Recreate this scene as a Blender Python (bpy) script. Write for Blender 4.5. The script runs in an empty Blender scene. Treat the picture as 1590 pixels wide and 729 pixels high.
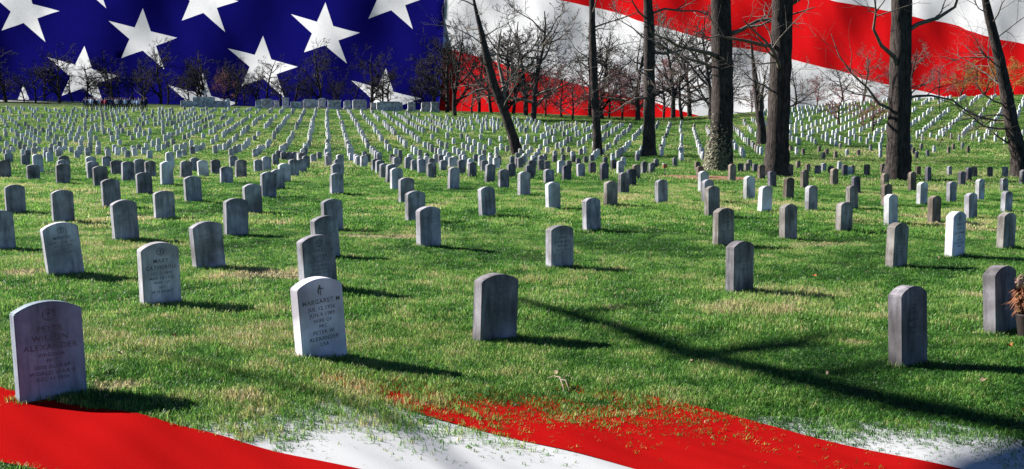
import bpy, bmesh, math, random
import numpy as np
from mathutils import Vector, Matrix, noise
from mathutils.geometry import delaunay_2d_cdt

R = math.radians
random.seed(11)
SC = bpy.context.scene
COL = SC.collection

# ------------------------------------------------------------------ camera
F = 1650.0                      # focal length in photograph pixels (1590 wide)
CX, CY, HOR, EYE = 795.0, 364.5, 214.0, 1.47
PITCH = math.atan((CY - HOR) / F)
cam_d = bpy.data.cameras.new('camera'); cam = bpy.data.objects.new('camera', cam_d)
COL.objects.link(cam)
cam.location = (0, 0, EYE); cam.rotation_euler = (math.pi / 2 - PITCH, 0, 0)
cam_d.sensor_width = 36; cam_d.sensor_fit = 'HORIZONTAL'; cam_d.lens = F / 1590 * 36
cam_d.clip_start = 0.05; cam_d.clip_end = 5000
SC.camera = cam

# ------------------------------------------------------------------ sky, sun, exposure
SUN_EL, SUN_H = R(31), Vector((-0.925, 0.38, 0)).normalized()    # horizontal direction towards the sun
world = bpy.data.worlds.new('World'); SC.world = world; world.use_nodes = True
wn = world.node_tree; bg = wn.nodes['Background']
sky = wn.nodes.new('ShaderNodeTexSky'); sky.sky_type = 'NISHITA'; sky.sun_disc = False
sky.sun_elevation = SUN_EL; sky.sun_rotation = math.atan2(SUN_H.x, SUN_H.y)
sky.air_density = 0.5; sky.dust_density = 0.0; sky.ozone_density = 5.0
wn.links.new(sky.outputs[0], bg.inputs[0]); bg.inputs[1].default_value = 0.05
sun_d = bpy.data.lights.new('sun', 'SUN'); sun_d.energy = 5.0; sun_d.angle = R(0.5); sun_d.color = (1.0, 0.955, 0.89)
sun = bpy.data.objects.new('sun', sun_d); COL.objects.link(sun)
SUNV = Vector((SUN_H.x * math.cos(SUN_EL), SUN_H.y * math.cos(SUN_EL), math.sin(SUN_EL)))
sun.rotation_euler = SUNV.to_track_quat('Z', 'Y').to_euler(); sun.location = (-60, 30, 40)
SC.view_settings.view_transform = 'Standard'; SC.view_settings.look = 'None'
SC.view_settings.exposure = 1.3; SC.view_settings.gamma = 1.0
SC.cycles.max_bounces = 5; SC.cycles.diffuse_bounces = 2; SC.cycles.transmission_bounces = 3
SC.cycles.caustics_reflective = False; SC.cycles.caustics_refractive = False
SC.cycles.use_adaptive_sampling = True

# ------------------------------------------------------------------ terrain
TU = [-.75, -.48, -.2, 0.0, .15, .33, .5, .75]
LFT = ([0, 15, 22, 30, 38, 50, 65, 85, 118, 155, 175, 200, 260], [0, 0, .08, .27, .30, .24, .12, .23, 2.1, 5.4, 6.9, 8.8, 9.5])
TZ = [LFT, LFT,
      ([0, 15, 23, 30, 50, 66, 85, 110, 160, 180, 250], [0, 0, .05, .16, .10, .0, .7, 2.4, 5.5, 6.7, 7.2]),
      ([0, 15, 25, 35, 50, 70, 90, 110, 135, 165, 190, 260], [-.1, -.06, .03, .03, -.06, -.25, .35, 1.7, 3.0, 5.0, 6.0, 6.4]),
      ([0, 15, 30, 45, 64, 84, 115, 150, 180, 260], [-.1, -.10, -.03, -.15, -.25, .3, 1.75, 3.5, 4.6, 5.4]),
      ([0, 12, 26, 40, 50, 62, 75, 85, 100, 115, 130, 150, 165, 200, 260], [-.1, -.12, -.18, -.25, -.38, -.45, 0, .35, 1.1, 2.5, 4.1, 6.2, 7.1, 7.3, 7]),
      ([0, 12, 22, 40, 55, 65, 80, 95, 110, 125, 145, 165, 200, 260], [-.1, -.12, -.24, -.32, -.48, -.30, .3, 1.0, 2.3, 4.0, 6.8, 8.2, 8.4, 8]),
      ([0, 12, 22, 40, 55, 65, 80, 95, 110, 125, 145, 165, 200, 260], [-.1, -.12, -.24, -.32, -.48, -.30, .3, 1.0, 2.3, 4.0, 6.8, 8.2, 8.4, 8])]
YG = np.arange(0, 261, 1.0)
def _sm(a):
    k = np.array([1, 3, 5, 6, 5, 3, 1], float); k /= k.sum()
    return np.convolve(np.pad(a, 3, 'edge'), k, 'valid')
TG = np.array([_sm(_sm(np.interp(YG, *t))) for t in TZ])
UG = np.linspace(-.75, .75, 61)
TG = np.array([np.interp(UG, TU, TG[:, i]) for i in range(len(YG))]).T       # 61 x 261
TG = np.apply_along_axis(_sm, 0, TG)
def terr(X, Y):
    X = np.asarray(X, float); Y = np.asarray(Y, float)
    u = np.clip(X / np.maximum(Y, 8.0), -.749, .749); y = np.clip(Y, 0, 259.9)
    fu = (u + .75) / 1.5 * 60; iu = np.clip(fu.astype(int), 0, 59); fu = fu - iu
    iy = y.astype(int); fy = y - iy
    z = (TG[iu, iy] * (1 - fu) + TG[iu + 1, iy] * fu) * (1 - fy) + (TG[iu, iy + 1] * (1 - fu) + TG[iu + 1, iy + 1] * fu) * fy
    near = np.clip((60 - np.abs(Y)) / 40, 0, 1)
    z = z + near * (.020 * np.sin(X * .8 - .3 * Y + 2) * np.sin(Y * 1.9 + .8 * X) + .018 * np.sin(X * 1.3 + .7 * Y) * np.sin(Y * .9 - .4 * X + 1) + .010 * np.sin(X * 3.1 + 1) * np.sin(Y * 2.7))
    return z
def tz(x, y): return float(terr(x, y))
def ray(px, py):
    r = Vector(((px - CX) / F, math.cos(PITCH) + math.sin(PITCH) * (CY - py) / F, -math.sin(PITCH) + math.cos(PITCH) * (CY - py) / F))
    return r
def ground_at(px, py, start=2.5, stop=250):
    """first point of the terrain along the line of sight of a photograph pixel"""
    d = ray(px, py); d = d / d.y
    ys = np.arange(start, stop, .05); g = EYE + d.z * ys - terr(d.x * ys, ys)
    i = np.argmax(g <= 0) if (g <= 0).any() else len(ys) - 1
    y = float(ys[i]); return Vector((d.x * y, y, tz(d.x * y, y)))
def at_depth(px, y):
    x = (px - CX) / F * y * 1.0
    return Vector((x, y, tz(x, y)))

# ------------------------------------------------------------------ materials
def mat(name, rough=.8, spec=.3):
    m = bpy.data.materials.new(name); m.use_nodes = True
    n = m.node_tree.nodes; b = n['Principled BSDF']
    b.inputs['Roughness'].default_value = rough; b.inputs['Specular IOR Level'].default_value = spec
    return m, n, m.node_tree.links, b
def ramp(n, cols, pos=None):
    r = n.new('ShaderNodeValToRGB'); e = r.color_ramp.elements
    while len(e) < len(cols): e.new(0.5)
    for i, c in enumerate(cols):
        e[i].position = pos[i] if pos else i / (len(cols) - 1); e[i].color = (*c, 1)
    return r
def noise_tex(n, l, scale, detail=4, rough=.55, coord='Object', vec=None):
    t = n.new('ShaderNodeTexNoise'); t.inputs['Scale'].default_value = scale
    t.inputs['Detail'].default_value = detail; t.inputs['Roughness'].default_value = rough
    if vec is None:
        c = n.new('ShaderNodeTexCoord'); l.new(c.outputs[coord], t.inputs['Vector'])
    else: l.new(vec, t.inputs['Vector'])
    return t
def mixc(n, l, fac, a, b, mode='MIX'):
    m = n.new('ShaderNodeMix'); m.data_type = 'RGBA'; m.blend_type = mode
    for s, v in ((0, fac), (6, a), (7, b)):
        if hasattr(v, 'is_linked') or hasattr(v, 'links'): l.new(v, m.inputs[s])
        elif isinstance(v, (int, float)): m.inputs[s].default_value = v
        else: m.inputs[s].default_value = (*v, 1)
    return m.outputs[2]
def bump(n, l, b, h, strength=.4, dist=.01):
    u = n.new('ShaderNodeBump'); u.inputs['Strength'].default_value = strength; u.inputs['Distance'].default_value = dist
    l.new(h, u.inputs['Height']); l.new(u.outputs[0], b.inputs['Normal'])

def simple(name, c1, c2, scale=6, rough=.85, bs=.3, bd=.01, coord='Object'):
    m, n, l, b = mat(name, rough)
    t = noise_tex(n, l, scale, 5, coord=coord); r = ramp(n, [c1, c2], [.35, .68]); l.new(t.outputs[0], r.inputs[0])
    l.new(r.outputs[0], b.inputs['Base Color']); bump(n, l, b, t.outputs[0], bs, bd)
    return m

def stone_mat(name, c_lo, c_hi, stain, stain_amt, seed=0.0):
    """weathered marble: mottled, with run-down stains, each stone offset by its own random number"""
    m, n, l, b = mat(name, .75, .25)
    tc = n.new('ShaderNodeTexCoord'); oi = n.new('ShaderNodeObjectInfo')
    add = n.new('ShaderNodeVectorMath'); add.operation = 'ADD'
    mul = n.new('ShaderNodeMath'); mul.operation = 'MULTIPLY'; mul.inputs[1].default_value = 57.0
    l.new(oi.outputs['Random'], mul.inputs[0]); l.new(tc.outputs['Object'], add.inputs[0]); l.new(mul.outputs[0], add.inputs[1])
    t1 = noise_tex(n, l, 5, 6, .62, vec=add.outputs[0]); r1 = ramp(n, [c_lo, c_hi], [.32, .66]); l.new(t1.outputs[0], r1.inputs[0])
    mp = n.new('ShaderNodeMapping'); mp.inputs['Scale'].default_value = (14, 14, 2.2); l.new(add.outputs[0], mp.inputs['Vector'])
    t2 = noise_tex(n, l, 1.0, 5, .65, vec=mp.outputs[0])
    r2 = ramp(n, [(0, 0, 0), (1, 1, 1)], [.44, .66]); l.new(t2.outputs[0], r2.inputs[0])
    sm = n.new('ShaderNodeMath'); sm.operation = 'MULTIPLY'; sm.inputs[1].default_value = stain_amt; l.new(r2.outputs[0], sm.inputs[0])
    c = mixc(n, l, sm.outputs[0], r1.outputs[0], stain)
    t3 = noise_tex(n, l, 2.2, 3, .5, vec=add.outputs[0]); r3 = ramp(n, [(.50, .49, .47), (1.12, 1.12, 1.12)], [.38, .62]); l.new(t3.outputs[0], r3.inputs[0])
    c = mixc(n, l, 1.0, c, r3.outputs[0], 'MULTIPLY')
    rv = ramp(n, [(.8, .8, .8), (1.12, 1.12, 1.12)]); l.new(oi.outputs['Random'], rv.inputs[0])
    c = mixc(n, l, 1.0, c, rv.outputs[0], 'MULTIPLY')
    l.new(c, b.inputs['Base Color'])
    t4 = noise_tex(n, l, 60, 6, .7, vec=add.outputs[0]); bump(n, l, b, t4.outputs[0], .5, .004)
    return m
M = {}
M['g'] = stone_mat('weathered grey marble', (0.325, 0.314, 0.355), (0.541, 0.529, 0.581), (0.132, 0.122, 0.137), .75)
M['l'] = stone_mat('light marble', (0.558, 0.543, 0.596), (0.805, 0.780, 0.820), (0.264, 0.253, 0.274), .6)
M['p'] = stone_mat('pale marble', (0.713, 0.713, 0.790), (0.820, 0.820, 0.820), (0.465, 0.460, 0.532), .4)
M['w'] = stone_mat('clean white marble', (0.670, 0.645, 0.780), (0.821, 0.790, 0.850), (0.454, 0.416, 0.480), .3)
M['d'] = stone_mat('darkened marble', (0.216, 0.198, 0.218), (0.387, 0.367, 0.396), (0.077, 0.072, 0.081), .8)
M['k'] = stone_mat('blackened marble', (0.104, 0.093, 0.115), (0.207, 0.187, 0.230), (0.041, 0.040, 0.046), .7)
M['b'] = stone_mat('brown stained marble', (0.205, 0.154, 0.128), (0.358, 0.294, 0.243), (0.077, 0.058, 0.051), .75)
M['m'] = stone_mat('moss darkened marble', (.25, .33, .42), (.40, .48, .58), (.07, .095, .10), .55)
M['t'] = stone_mat('tan grey marble', (.29, .26, .245), (.48, .445, .42), (.11, .09, .08), .8)
M['ink'] = simple('weathered lettering', (.07, .07, .08), (.20, .20, .21), 30, .9)
M['ink2'] = simple('faint lettering', (.14, .14, .15), (.26, .26, .27), 30, .9)

def bark_mat(name, a, b_):
    m, n, l, b = mat(name, .95, .1)
    tc = n.new('ShaderNodeTexCoord'); mp = n.new('ShaderNodeMapping'); mp.inputs['Scale'].default_value = (9, 9, 1.6)
    l.new(tc.outputs['Object'], mp.inputs['Vector'])
    t = noise_tex(n, l, 1.6, 8, .7, vec=mp.outputs[0]); r = ramp(n, [a, b_], [.38, .66]); l.new(t.outputs[0], r.inputs[0])
    t2 = noise_tex(n, l, 1.1, 3); r2 = ramp(n, [(.7, .72, .7), (1.2, 1.15, 1.1)], [.35, .65]); l.new(t2.outputs[0], r2.inputs[0])
    l.new(mixc(n, l, 1.0, r.outputs[0], r2.outputs[0], 'MULTIPLY'), b.inputs['Base Color'])
    bump(n, l, b, t.outputs[0], 1.0, .09)
    return m
M['bark'] = bark_mat('ridged bark', (.024, .020, .020), (.105, .087, .082))
M['twig'] = simple('grey brown twigs', (.09, .075, .065), (.20, .17, .145), 3, .9)
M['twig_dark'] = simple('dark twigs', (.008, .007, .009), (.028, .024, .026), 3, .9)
M['twig_red'] = simple('reddish budding twigs', (.16, .06, .06), (.34, .15, .15), 2, .9)
M['twig_gold'] = simple('golden twigs', (.25, .13, .03), (.42, .25, .07), 2, .9)
M['ivy'] = simple('ivy leaves', (.06, .075, .035), (.32, .28, .18), 14, .5)

def cloth_mat(name, col, dark, trans, weave=900):
    m = bpy.data.materials.new(name); m.use_nodes = True; n = m.node_tree.nodes; l = m.node_tree.links
    n.remove(n['Principled BSDF']); out = n['Material Output']
    d = n.new('ShaderNodeBsdfDiffuse'); t = n.new('ShaderNodeBsdfTranslucent'); x = n.new('ShaderNodeMixShader'); x.inputs[0].default_value = trans
    tx = noise_tex(n, l, weave, 3); r = ramp(n, [dark, col], [.3, .6]); l.new(tx.outputs[0], r.inputs[0])
    for s in (d, t): l.new(r.outputs[0], s.inputs[0])
    bp = n.new('ShaderNodeBump'); bp.inputs['Strength'].default_value = .15; bp.inputs['Distance'].default_value = .3 / weave * 3
    l.new(tx.outputs[0], bp.inputs['Height']); l.new(bp.outputs[0], d.inputs['Normal'])
    l.new(d.outputs[0], x.inputs[1]); l.new(t.outputs[0], x.inputs[2]); l.new(x.outputs[0], out.inputs[0])
    return m
M['f_red'] = cloth_mat('red bunting', (.45, .006, .008), (.39, .005, .006), .6, 3)
M['f_white'] = cloth_mat('white bunting', (.60, .60, .61), (.55, .55, .56), .6, 3)
M['f_blue'] = cloth_mat('blue bunting', (.004, .0035, .085), (.003, .003, .065), .6, 3)
M['g_red'] = cloth_mat('red cotton', (.36, .006, .006), (.29, .005, .005), .12, 130)
M['g_white'] = cloth_mat('white cotton', (.50, .51, .52), (.45, .46, .47), .12, 130)

def ground_mat():
    m, n, l, b = mat('lawn ground', .95, .1)
    tc = n.new('ShaderNodeTexCoord')
    t1 = noise_tex(n, l, .35, 5, .6); r1 = ramp(n, [(.022, .050, .009), (.040, .078, .014), (.075, .085, .028)], [.30, .52, .74]); l.new(t1.outputs[0], r1.inputs[0])
    t2 = noise_tex(n, l, 9, 6, .7); r2 = ramp(n, [(.3, .35, .3), (1.5, 1.45, 1.3)], [.30, .70]); l.new(t2.outputs[0], r2.inputs[0])
    c = mixc(n, l, 1.0, r1.outputs[0], r2.outputs[0], 'MULTIPLY')
    t3 = noise_tex(n, l, .11, 4, .6); r3 = ramp(n, [(0, 0, 0), (1, 1, 1)], [.60, .75]); l.new(t3.outputs[0], r3.inputs[0])
    q = n.new('ShaderNodeMath'); q.operation = 'MULTIPLY'; q.inputs[1].default_value = .45; l.new(r3.outputs[0], q.inputs[0])
    c = mixc(n, l, q.outputs[0], c, (.15, .125, .06))
    l.new(c, b.inputs['Base Color'])
    t4 = noise_tex(n, l, 26, 8, .8); bump(n, l, b, t4.outputs[0], 1.0, .05)
    return m
M['ground'] = ground_mat()
M['soil'] = simple('red brown mulch', (.16, .075, .04), (.36, .20, .12), 24, .95, .8, .03)
M['road'] = simple('pale road', (.30, .29, .27), (.40, .39, .37), 2, .9)
M['monument'] = stone_mat('monument granite', (.55, .56, .60), (.72, .73, .77), (.35, .36, .40), .5)

def grass_mat():
    m = bpy.data.materials.new('grass blades'); m.use_nodes = True; n = m.node_tree.nodes; l = m.node_tree.links
    n.remove(n['Principled BSDF']); out = n['Material Output']
    a = n.new('ShaderNodeAttribute'); a.attribute_type = 'INSTANCER'; a.attribute_name = 'tint'
    r = ramp(n, [(.028, .108, .016), (.105, .285, .045), (.260, .415, .105), (.43, .42, .19), (.56, .48, .30)], [0, .35, .62, .82, 1])
    l.new(a.outputs['Fac'], r.inputs[0])
    bl = n.new('ShaderNodeAttribute'); bl.attribute_name = 'blade'
    rv = ramp(n, [(.35, .42, .35), (1.0, 1.0, 1.0), (1.6, 1.5, 1.25)], [0, .5, 1]); l.new(bl.outputs['Fac'], rv.inputs[0])
    c = mixc(n, l, 1.0, r.outputs[0], rv.outputs[0], 'MULTIPLY')
    d = n.new('ShaderNodeBsdfPrincipled'); d.inputs['Roughness'].default_value = .45; d.inputs['Specular IOR Level'].default_value = .28
    t = n.new('ShaderNodeBsdfTranslucent'); x = n.new('ShaderNodeMixShader'); x.inputs[0].default_value = .45
    l.new(c, d.inputs['Base Color']); l.new(c, t.inputs[0])
    l.new(d.outputs[0], x.inputs[1]); l.new(t.outputs[0], x.inputs[2]); l.new(x.outputs[0], out.inputs[0])
    return m
M['grass'] = grass_mat()

# ------------------------------------------------------------------ helpers
def link(o, parent=None):
    COL.objects.link(o)
    if parent: o.parent = parent
    return o
def tag(o, label=None, cat=None, group=None, kind=None):
    for k, v in (('label', label), ('category', cat), ('group', group), ('kind', kind)):
        if v: o[k] = v
    return o
def mesh_obj(name, verts, faces, m, parent=None, smooth=False):
    me = bpy.data.meshes.new(name); me.from_pydata([tuple(v) for v in verts], [], faces)
    if smooth: me.polygons.foreach_set('use_smooth', [True] * len(me.polygons))
    if m: me.materials.append(m)
    return link(bpy.data.objects.new(name, me), parent)
def bm_obj(name, bm, m, parent=None, smooth=False):
    me = bpy.data.meshes.new(name); bm.to_mesh(me); bm.free()
    if smooth: me.polygons.foreach_set('use_smooth', [True] * len(me.polygons))
    if m: me.materials.append(m)
    return link(bpy.data.objects.new(name, me), parent)
def empty(name, loc, rz=0.0):
    o = bpy.data.objects.new(name, None); o.location = loc; o.rotation_euler = (0, 0, rz); o.empty_display_size = .2
    return link(o)
def box_bm(bm, c, s, bev=0.0):
    r = bmesh.ops.create_cube(bm, size=1, matrix=Matrix.Translation(c) @ Matrix.Diagonal((*s, 1)))
    if bev:
        ed = list({e for v in r['verts'] for e in v.link_edges})
        bmesh.ops.bevel(bm, geom=ed, offset=bev, segments=1, affect='EDGES')
def box_obj(name, c, s, m, parent=None, bev=.0):
    bm = bmesh.new(); box_bm(bm, c, s, bev); return bm_obj(name, bm, m, parent)
class Tube:
    """collects tapered tubes into one mesh"""
    def __init__(s): s.v = []; s.f = []
    def add(s, pts, rad, n=6, cap=True, wob=0.0, lobe=0.0):
        base = len(s.v); pts = [Vector(p) for p in pts]; k = len(pts)
        t0 = (pts[1] - pts[0]).normalized(); ref = Vector((0, 0, 1)) if abs(t0.z) < .9 else Vector((1, 0, 0))
        nx = t0.cross(ref).normalized()
        for i, p in enumerate(pts):
            t = (pts[min(i + 1, k - 1)] - pts[max(i - 1, 0)]).normalized()
            nx = (nx - t * nx.dot(t)).normalized(); ny = t.cross(nx)
            for j in range(n):
                a = 2 * math.pi * j / n; r = rad[i] * (1 + wob * noise.noise(Vector((math.cos(a) * 2, math.sin(a) * 2, i * .6)) + p * .1) + lobe * math.exp(-max(0, p.z) / .35) * (math.cos(5 * a + .6) + .6 * math.cos(3 * a + 2)))
                s.v.append(p + nx * (r * math.cos(a)) + ny * (r * math.sin(a)))
        for i in range(k - 1):
            for j in range(n):
                a = base + i * n + j; b = base + i * n + (j + 1) % n
                s.f.append((a, b, b + n, a + n))
        if cap: s.f.append(tuple(base + (k - 1) * n + j for j in range(n)))
    def obj(s, name, m, parent=None): return mesh_obj(name, s.v, s.f, m, parent, True)
ORD = ['first', 'second', 'third', 'fourth', 'fifth', 'sixth', 'seventh', 'eighth', 'ninth', 'tenth', 'eleventh', 'twelfth']
def ordn(i):
    if i <= 12: return ORD[i - 1]
    return '%d%s' % (i, 'th' if 10 <= i % 100 <= 20 else {1: 'st', 2: 'nd', 3: 'rd'}.get(i % 10, 'th'))

# ------------------------------------------------------------------ ground sheet
def axis(parts):
    o = []
    for a, b, s in parts: o += list(np.arange(a, b, s))
    return np.array(o + [parts[-1][1]])
xs = axis([(-2500, -300, 200), (-300, -130, 17), (-130, -30, 4), (-30, -6, 1), (-6, 6, .3), (6, 30, 1), (30, 130, 4), (130, 300, 17), (300, 2500, 200)])
ys = axis([(-1500, -100, 140), (-100, -10, 10), (-10, 3, 1.0), (3, 12, .3), (12, 40, 1), (40, 260, 3), (260, 500, 30), (500, 3500, 250)])
XX, YY = np.meshgrid(xs, ys); ZZ = terr(XX, YY)
nv = len(xs)
gv = np.stack([XX.ravel(), YY.ravel(), ZZ.ravel()], 1)
gf = [(j * nv + i, j * nv + i + 1, (j + 1) * nv + i + 1, (j + 1) * nv + i) for j in range(len(ys) - 1) for i in range(nv - 1)]
g = mesh_obj('ground', gv, gf, M['ground'], None, True); tag(g, 'short green lawn rolling up to low hills', None, None, 'structure')

# pale road strip along the top of the left slope
rv_, rf_ = [], []
for i in range(24):
    x = -135 + i * 3.4; y0 = 186 + .02 * i
    for j in range(4):
        y = y0 + j * 3.2; rv_.append((x, y, tz(x, y) + .05))
for i in range(23):
    for j in range(3): a = i * 4 + j; rf_.append((a, a + 4, a + 5, a + 1))
tag(mesh_obj('road', rv_, rf_, M['road']), 'pale road crossing behind the crowd on the left slope', None, None, 'structure')
STONES = """
0,390,326,g 97,428,344,g 25,333,287,g 99,347,295,g 172,323,278,g 193,374,310,g 256,342,296.5,g 223,302.5,268,d 298,314,273.5,g 259.5,288,251,p
157,291,258,d 98,286,254.5,d 52,280.5,256,d 8,277,249,d 321,418,343,g 248,475,374.6,l 367,367.6,308,g 393,333,286,g 352,286,259,g 374,277,248,d
289,278,250,d 199,281.5,250.6,g 217,272,247,g 234,276,250,d 182,272,249,d 145,278,250.6,g 40,259,240.5,d 60,268,239.5,p 166,261,243,g 264,262,235,p
316,275,249,p 335,272,248,d 303,268,245,g 363,262,242,g 100,280,248,g 100,272,242,g 78,253,236,p 14,256,238,g 142,268,243,p 492,450,364,g
504,402,335,g 515,360,309,g 523,302.6,269,g 524,288,254,g 526,275,247,g 528,262,240,l 666,384,320,g 645,345.5,296.6,g 631,316,276,g 616,296,261,l
607,285,255,g 597,278,254,g 590,272,249,g 583,267,247,g 571,254,239.6,d 566,248,235,g 670,278,253,d 655,271,247,g 644,267,248,g 633,264,244,g
620,258,243.6,d 609,251.5,239.6,g 704,294,260,g 757,336,290,g 782,292.5,263,d 760,285,254.7,g 733,277,252,d 717,272,248,g 701,262,244.6,p
771,264,244.6,p 794,277,254,d 688,266.7,249,g 752,268,249,g 417,307.7,267,g 432,295,263,g 442,284,254,p 456,275,247.4,g 469,270.5,247,g 401,269,248,g
414,267,243,l 475,262.6,242,g 487,254,239.6,g 496,247,236,g 428,258,239,g 440,250,236,g 449,250,236,g 458,250,236,g 869,417,350,g 919,359,307,g
948,320,281,g 968,302,268,d 859,325.7,283,p 813.5,304.5,266.7,g 852,284.7,263,g 880,281.5,257,k 902,276,254,g 938,281.5,253,k 980,290,262.6,k
963,272,250,p 988,279,255.6,b 1027,316,279,g 1123,382.5,323,g 1148,456.4,374,d 1106,336.7,289,g 1099,315,279,g 1092,299,266,p 1087,277,258.5,b
1083,267,251,b 1163,311,273.6,p 1187,330,289,p 1136,282.5,255,b 1182,280,256,b 1199,291,266,k 1150,268,254,g 1160,267,256.6,g 1163.6,259.5,251,g
1172,268,255.6,g 1000,271,251,d 1012,270,253,d 1019,261,247,d 1048,259.5,245,d 953,265,248,k 968,259,244,p 919.5,270.5,252,k 871,270,249,p
883,263,250,d 909,255,243,d 890,254,241,d 919,252,241,d 861,253,240.5,d 874.6,251,240.5,d 898,257,247,d 939.6,255,244.6,d 808,264,245,g 822,280,256,d
825,274,249,d 829,259,245,g 849.6,266,250,d 846,251,239,g 1223.6,373,317,g 1259,328,288,g 1310,360,313.7,g 1323,326,288,g 1383,349,301.7,p
1391,417,346,g 1450,346,304,b 1482,399,328,w 1507,341,300,g 1521,311,278,p 1561,387,330,g 1562,331,297,g 1431,318,283,p 1477,315,282,g 1493,290,266,k
1504,282.5,260,k 1512.6,277,259,b 1537,277,259.4,b 1560,278,259,d 1559,299,277,g 1474,273.6,258,g 1441,284,259,k 1425,274,258.5,b 1416,298,267,b
1377,321,286,b 1374,290,269.5,b 1329,301,274,k 1295,289,261.6,b 1249,292.6,264,b 1224,309,276,b 1226,277,255,b 1239,262.6,250,b 1254,269,254.7,b
1269.6,271.4,257,g 1279,268,253.4,g 1290,272,258,b 1303,265,250.6,p 1311,275,256,k 1319,273.6,262,p 1322.5,272,257,b 1346,273.6,255.3,b
1370,271,254.4,b 1553,519.6,412,d 1410,568,442.4,d 1588,288,264,d 1351.6,236,225,d 1367,246.5,232,p 1366.5,232,221,p 1414,235,224,g 1418,241,229.5,b
1423,247.6,235,k 1430,233,223,g 1440,244,233,k 1450,238,226.6,p 1472.5,240,228,b 1480,234,223,b 1494,232,221.6,g 1503,238,227,b 1228,235.7,227,b
1237,240.5,228.5,p 1247,241,231,b 1272,237,227,b 1278,248,237,d 1284,241,231,b 1297,246,235,b 1305,233.6,223,g 1315,244,232,p 1333,243,232.6,b
80,619,465,m 496,558,429,w 768,531,424,d
"""

# ------------------------------------------------------------------ great flag hung behind the wood
TAN = math.tan(R(15)); FN = Vector((math.sin(R(15)), -math.cos(R(15)), 0))
def flag_pt(px, py):
    d = ray(px, py); t = 234.0 / (d.y - d.x * TAN)
    p = Vector((0, 0, EYE)) + d * t
    s, h = p.x / 10, p.z / 10
    w = 1.5 * math.sin(1.55 * s + .9 * h + 2.0) + .75 * math.sin(2.9 * s - 1.7 * h + .6) + .30 * math.sin(6.1 * s + 2.2 * h) + .16 * math.sin(12.0 * s + 5.3 * h + 1)
    return p + FN * w
FTOP, FBOT = -70, 250
flag = empty('giant_flag', (0, 234, tz(0, 234)))
tag(flag, 'huge flag with white stars and red and white stripes hung behind the trees', 'flag')
FO = Vector(flag.location)
def l1(x): return float(np.interp(x, [300, 868.5, 1195, 1590, 1800], [-150, 0, 86, 180, 230]))
STR = [(-336, -224, 'f_red'), (-224, -112, 'f_white'), (-112, 0, 'f_red'), (0, 123, 'f_white'), (123, 229, 'f_red'), (229, 345, 'f_white')]
STR[0] = (-336, -224, 'f_red')
STR = [(-224, -112, 'f_white'), (-112, 0, 'f_red'), (0, 123, 'f_white'), (123, 229, 'f_red'), (229, 345, 'f_white')]
def canton_edge(y): return 690 - y * .053
for a, b, mk in STR:
    v, f = [], []; nx, ny = 120, 12
    for i in range(nx + 1):
        for j in range(ny + 1):
            x0 = 660 + (1790 - 660) * i / nx
            y = l1(x0) + a + (b - a) * j / ny
            x = max(x0, canton_edge(y)); y = l1(x) + a + (b - a) * j / ny
            v.append((x, min(max(y, FTOP), FBOT)))
    for i in range(nx):
        for j in range(ny):
            q = (i * (ny + 1) + j, (i + 1) * (ny + 1) + j, (i + 1) * (ny + 1) + j + 1, i * (ny + 1) + j + 1)
            P = [v[k] for k in q]
            if abs((P[0][0] - P[2][0]) * (P[1][1] - P[3][1]) - (P[1][0] - P[3][0]) * (P[0][1] - P[2][1])) > 1: f.append(q)
    mesh_obj('stripe', [flag_pt(*p) - FO for p in v], f, M[mk], flag, True)
STARS = [(39, 19), (221, 60), (408, 105), (600, 154), (130, 119), (315, 161), (130, -36), (316, 3), (506, 51), (606, -1), (39, 180), (500, 208), (-52, 78), (-145, -22), (-145, 136)]
def star_poly(cx, cy):
    o = []
    for k in range(10):
        r = 1.0 if k % 2 == 0 else .382; a = math.pi * k / 5
        sx, sy = math.sin(a) * r, -math.cos(a) * r
        o.append((cx + 57 * sx, cy + 14.8 * sx + 48 * sy))
    return o
pts, edges, polys = [], [], []
for c in STARS:
    P = star_poly(*c); polys.append(P); b0 = len(pts); ring = []
    for k in range(10):
        a, b = P[k], P[(k + 1) % 10]
        for q in range(3): ring.append((a[0] + (b[0] - a[0]) * q / 3, a[1] + (b[1] - a[1]) * q / 3))
    pts += ring; n = len(ring); edges += [(b0 + i, b0 + (i + 1) % n) for i in range(n)]
random.seed(4)
for i in range(64):
    for j in range(25):
        y = FTOP + (FBOT - FTOP) * j / 24; x = -210 + (canton_edge(y) + 210) * i / 63
        if 0 < i < 63 and 0 < j < 24: x += random.uniform(-2, 2); y += random.uniform(-2, 2)
        pts.append((x, y))
vo, eo, fo, *_ = delaunay_2d_cdt([Vector(p) for p in pts], edges, [], 0, 1e-4)
def inside(p, P):
    c = False
    for k in range(10):
        (x1, y1), (x2, y2) = P[k], P[(k + 1) % 10]
        if (y1 > p[1]) != (y2 > p[1]) and p[0] < (x2 - x1) * (p[1] - y1) / (y2 - y1) + x1: c = not c
    return c
groups = {}
for t in fo:
    c = (sum(vo[i].x for i in t) / 3, sum(vo[i].y for i in t) / 3); w = -1
    for k, P in enumerate(polys):
        if abs(c[0] - STARS[k][0]) < 60 and abs(c[1] - STARS[k][1]) < 65 and inside(c, P): w = k; break
    groups.setdefault(w, []).append(t)
W3 = [flag_pt(p.x, p.y) - FO for p in vo]
def sub(name, tris, m, parent):
    idx = sorted({i for t in tris for i in t}); mp = {k: i for i, k in enumerate(idx)}
    return mesh_obj(name, [W3[k] for k in idx], [tuple(mp[i] for i in t) for t in tris], m, parent, True)
canton = sub('canton', groups[-1], M['f_blue'], flag); tag(canton, 'dark blue star field')
for k in range(len(STARS)):
    if k in groups: sub('star', groups[k], M['f_white'], canton)

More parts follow.
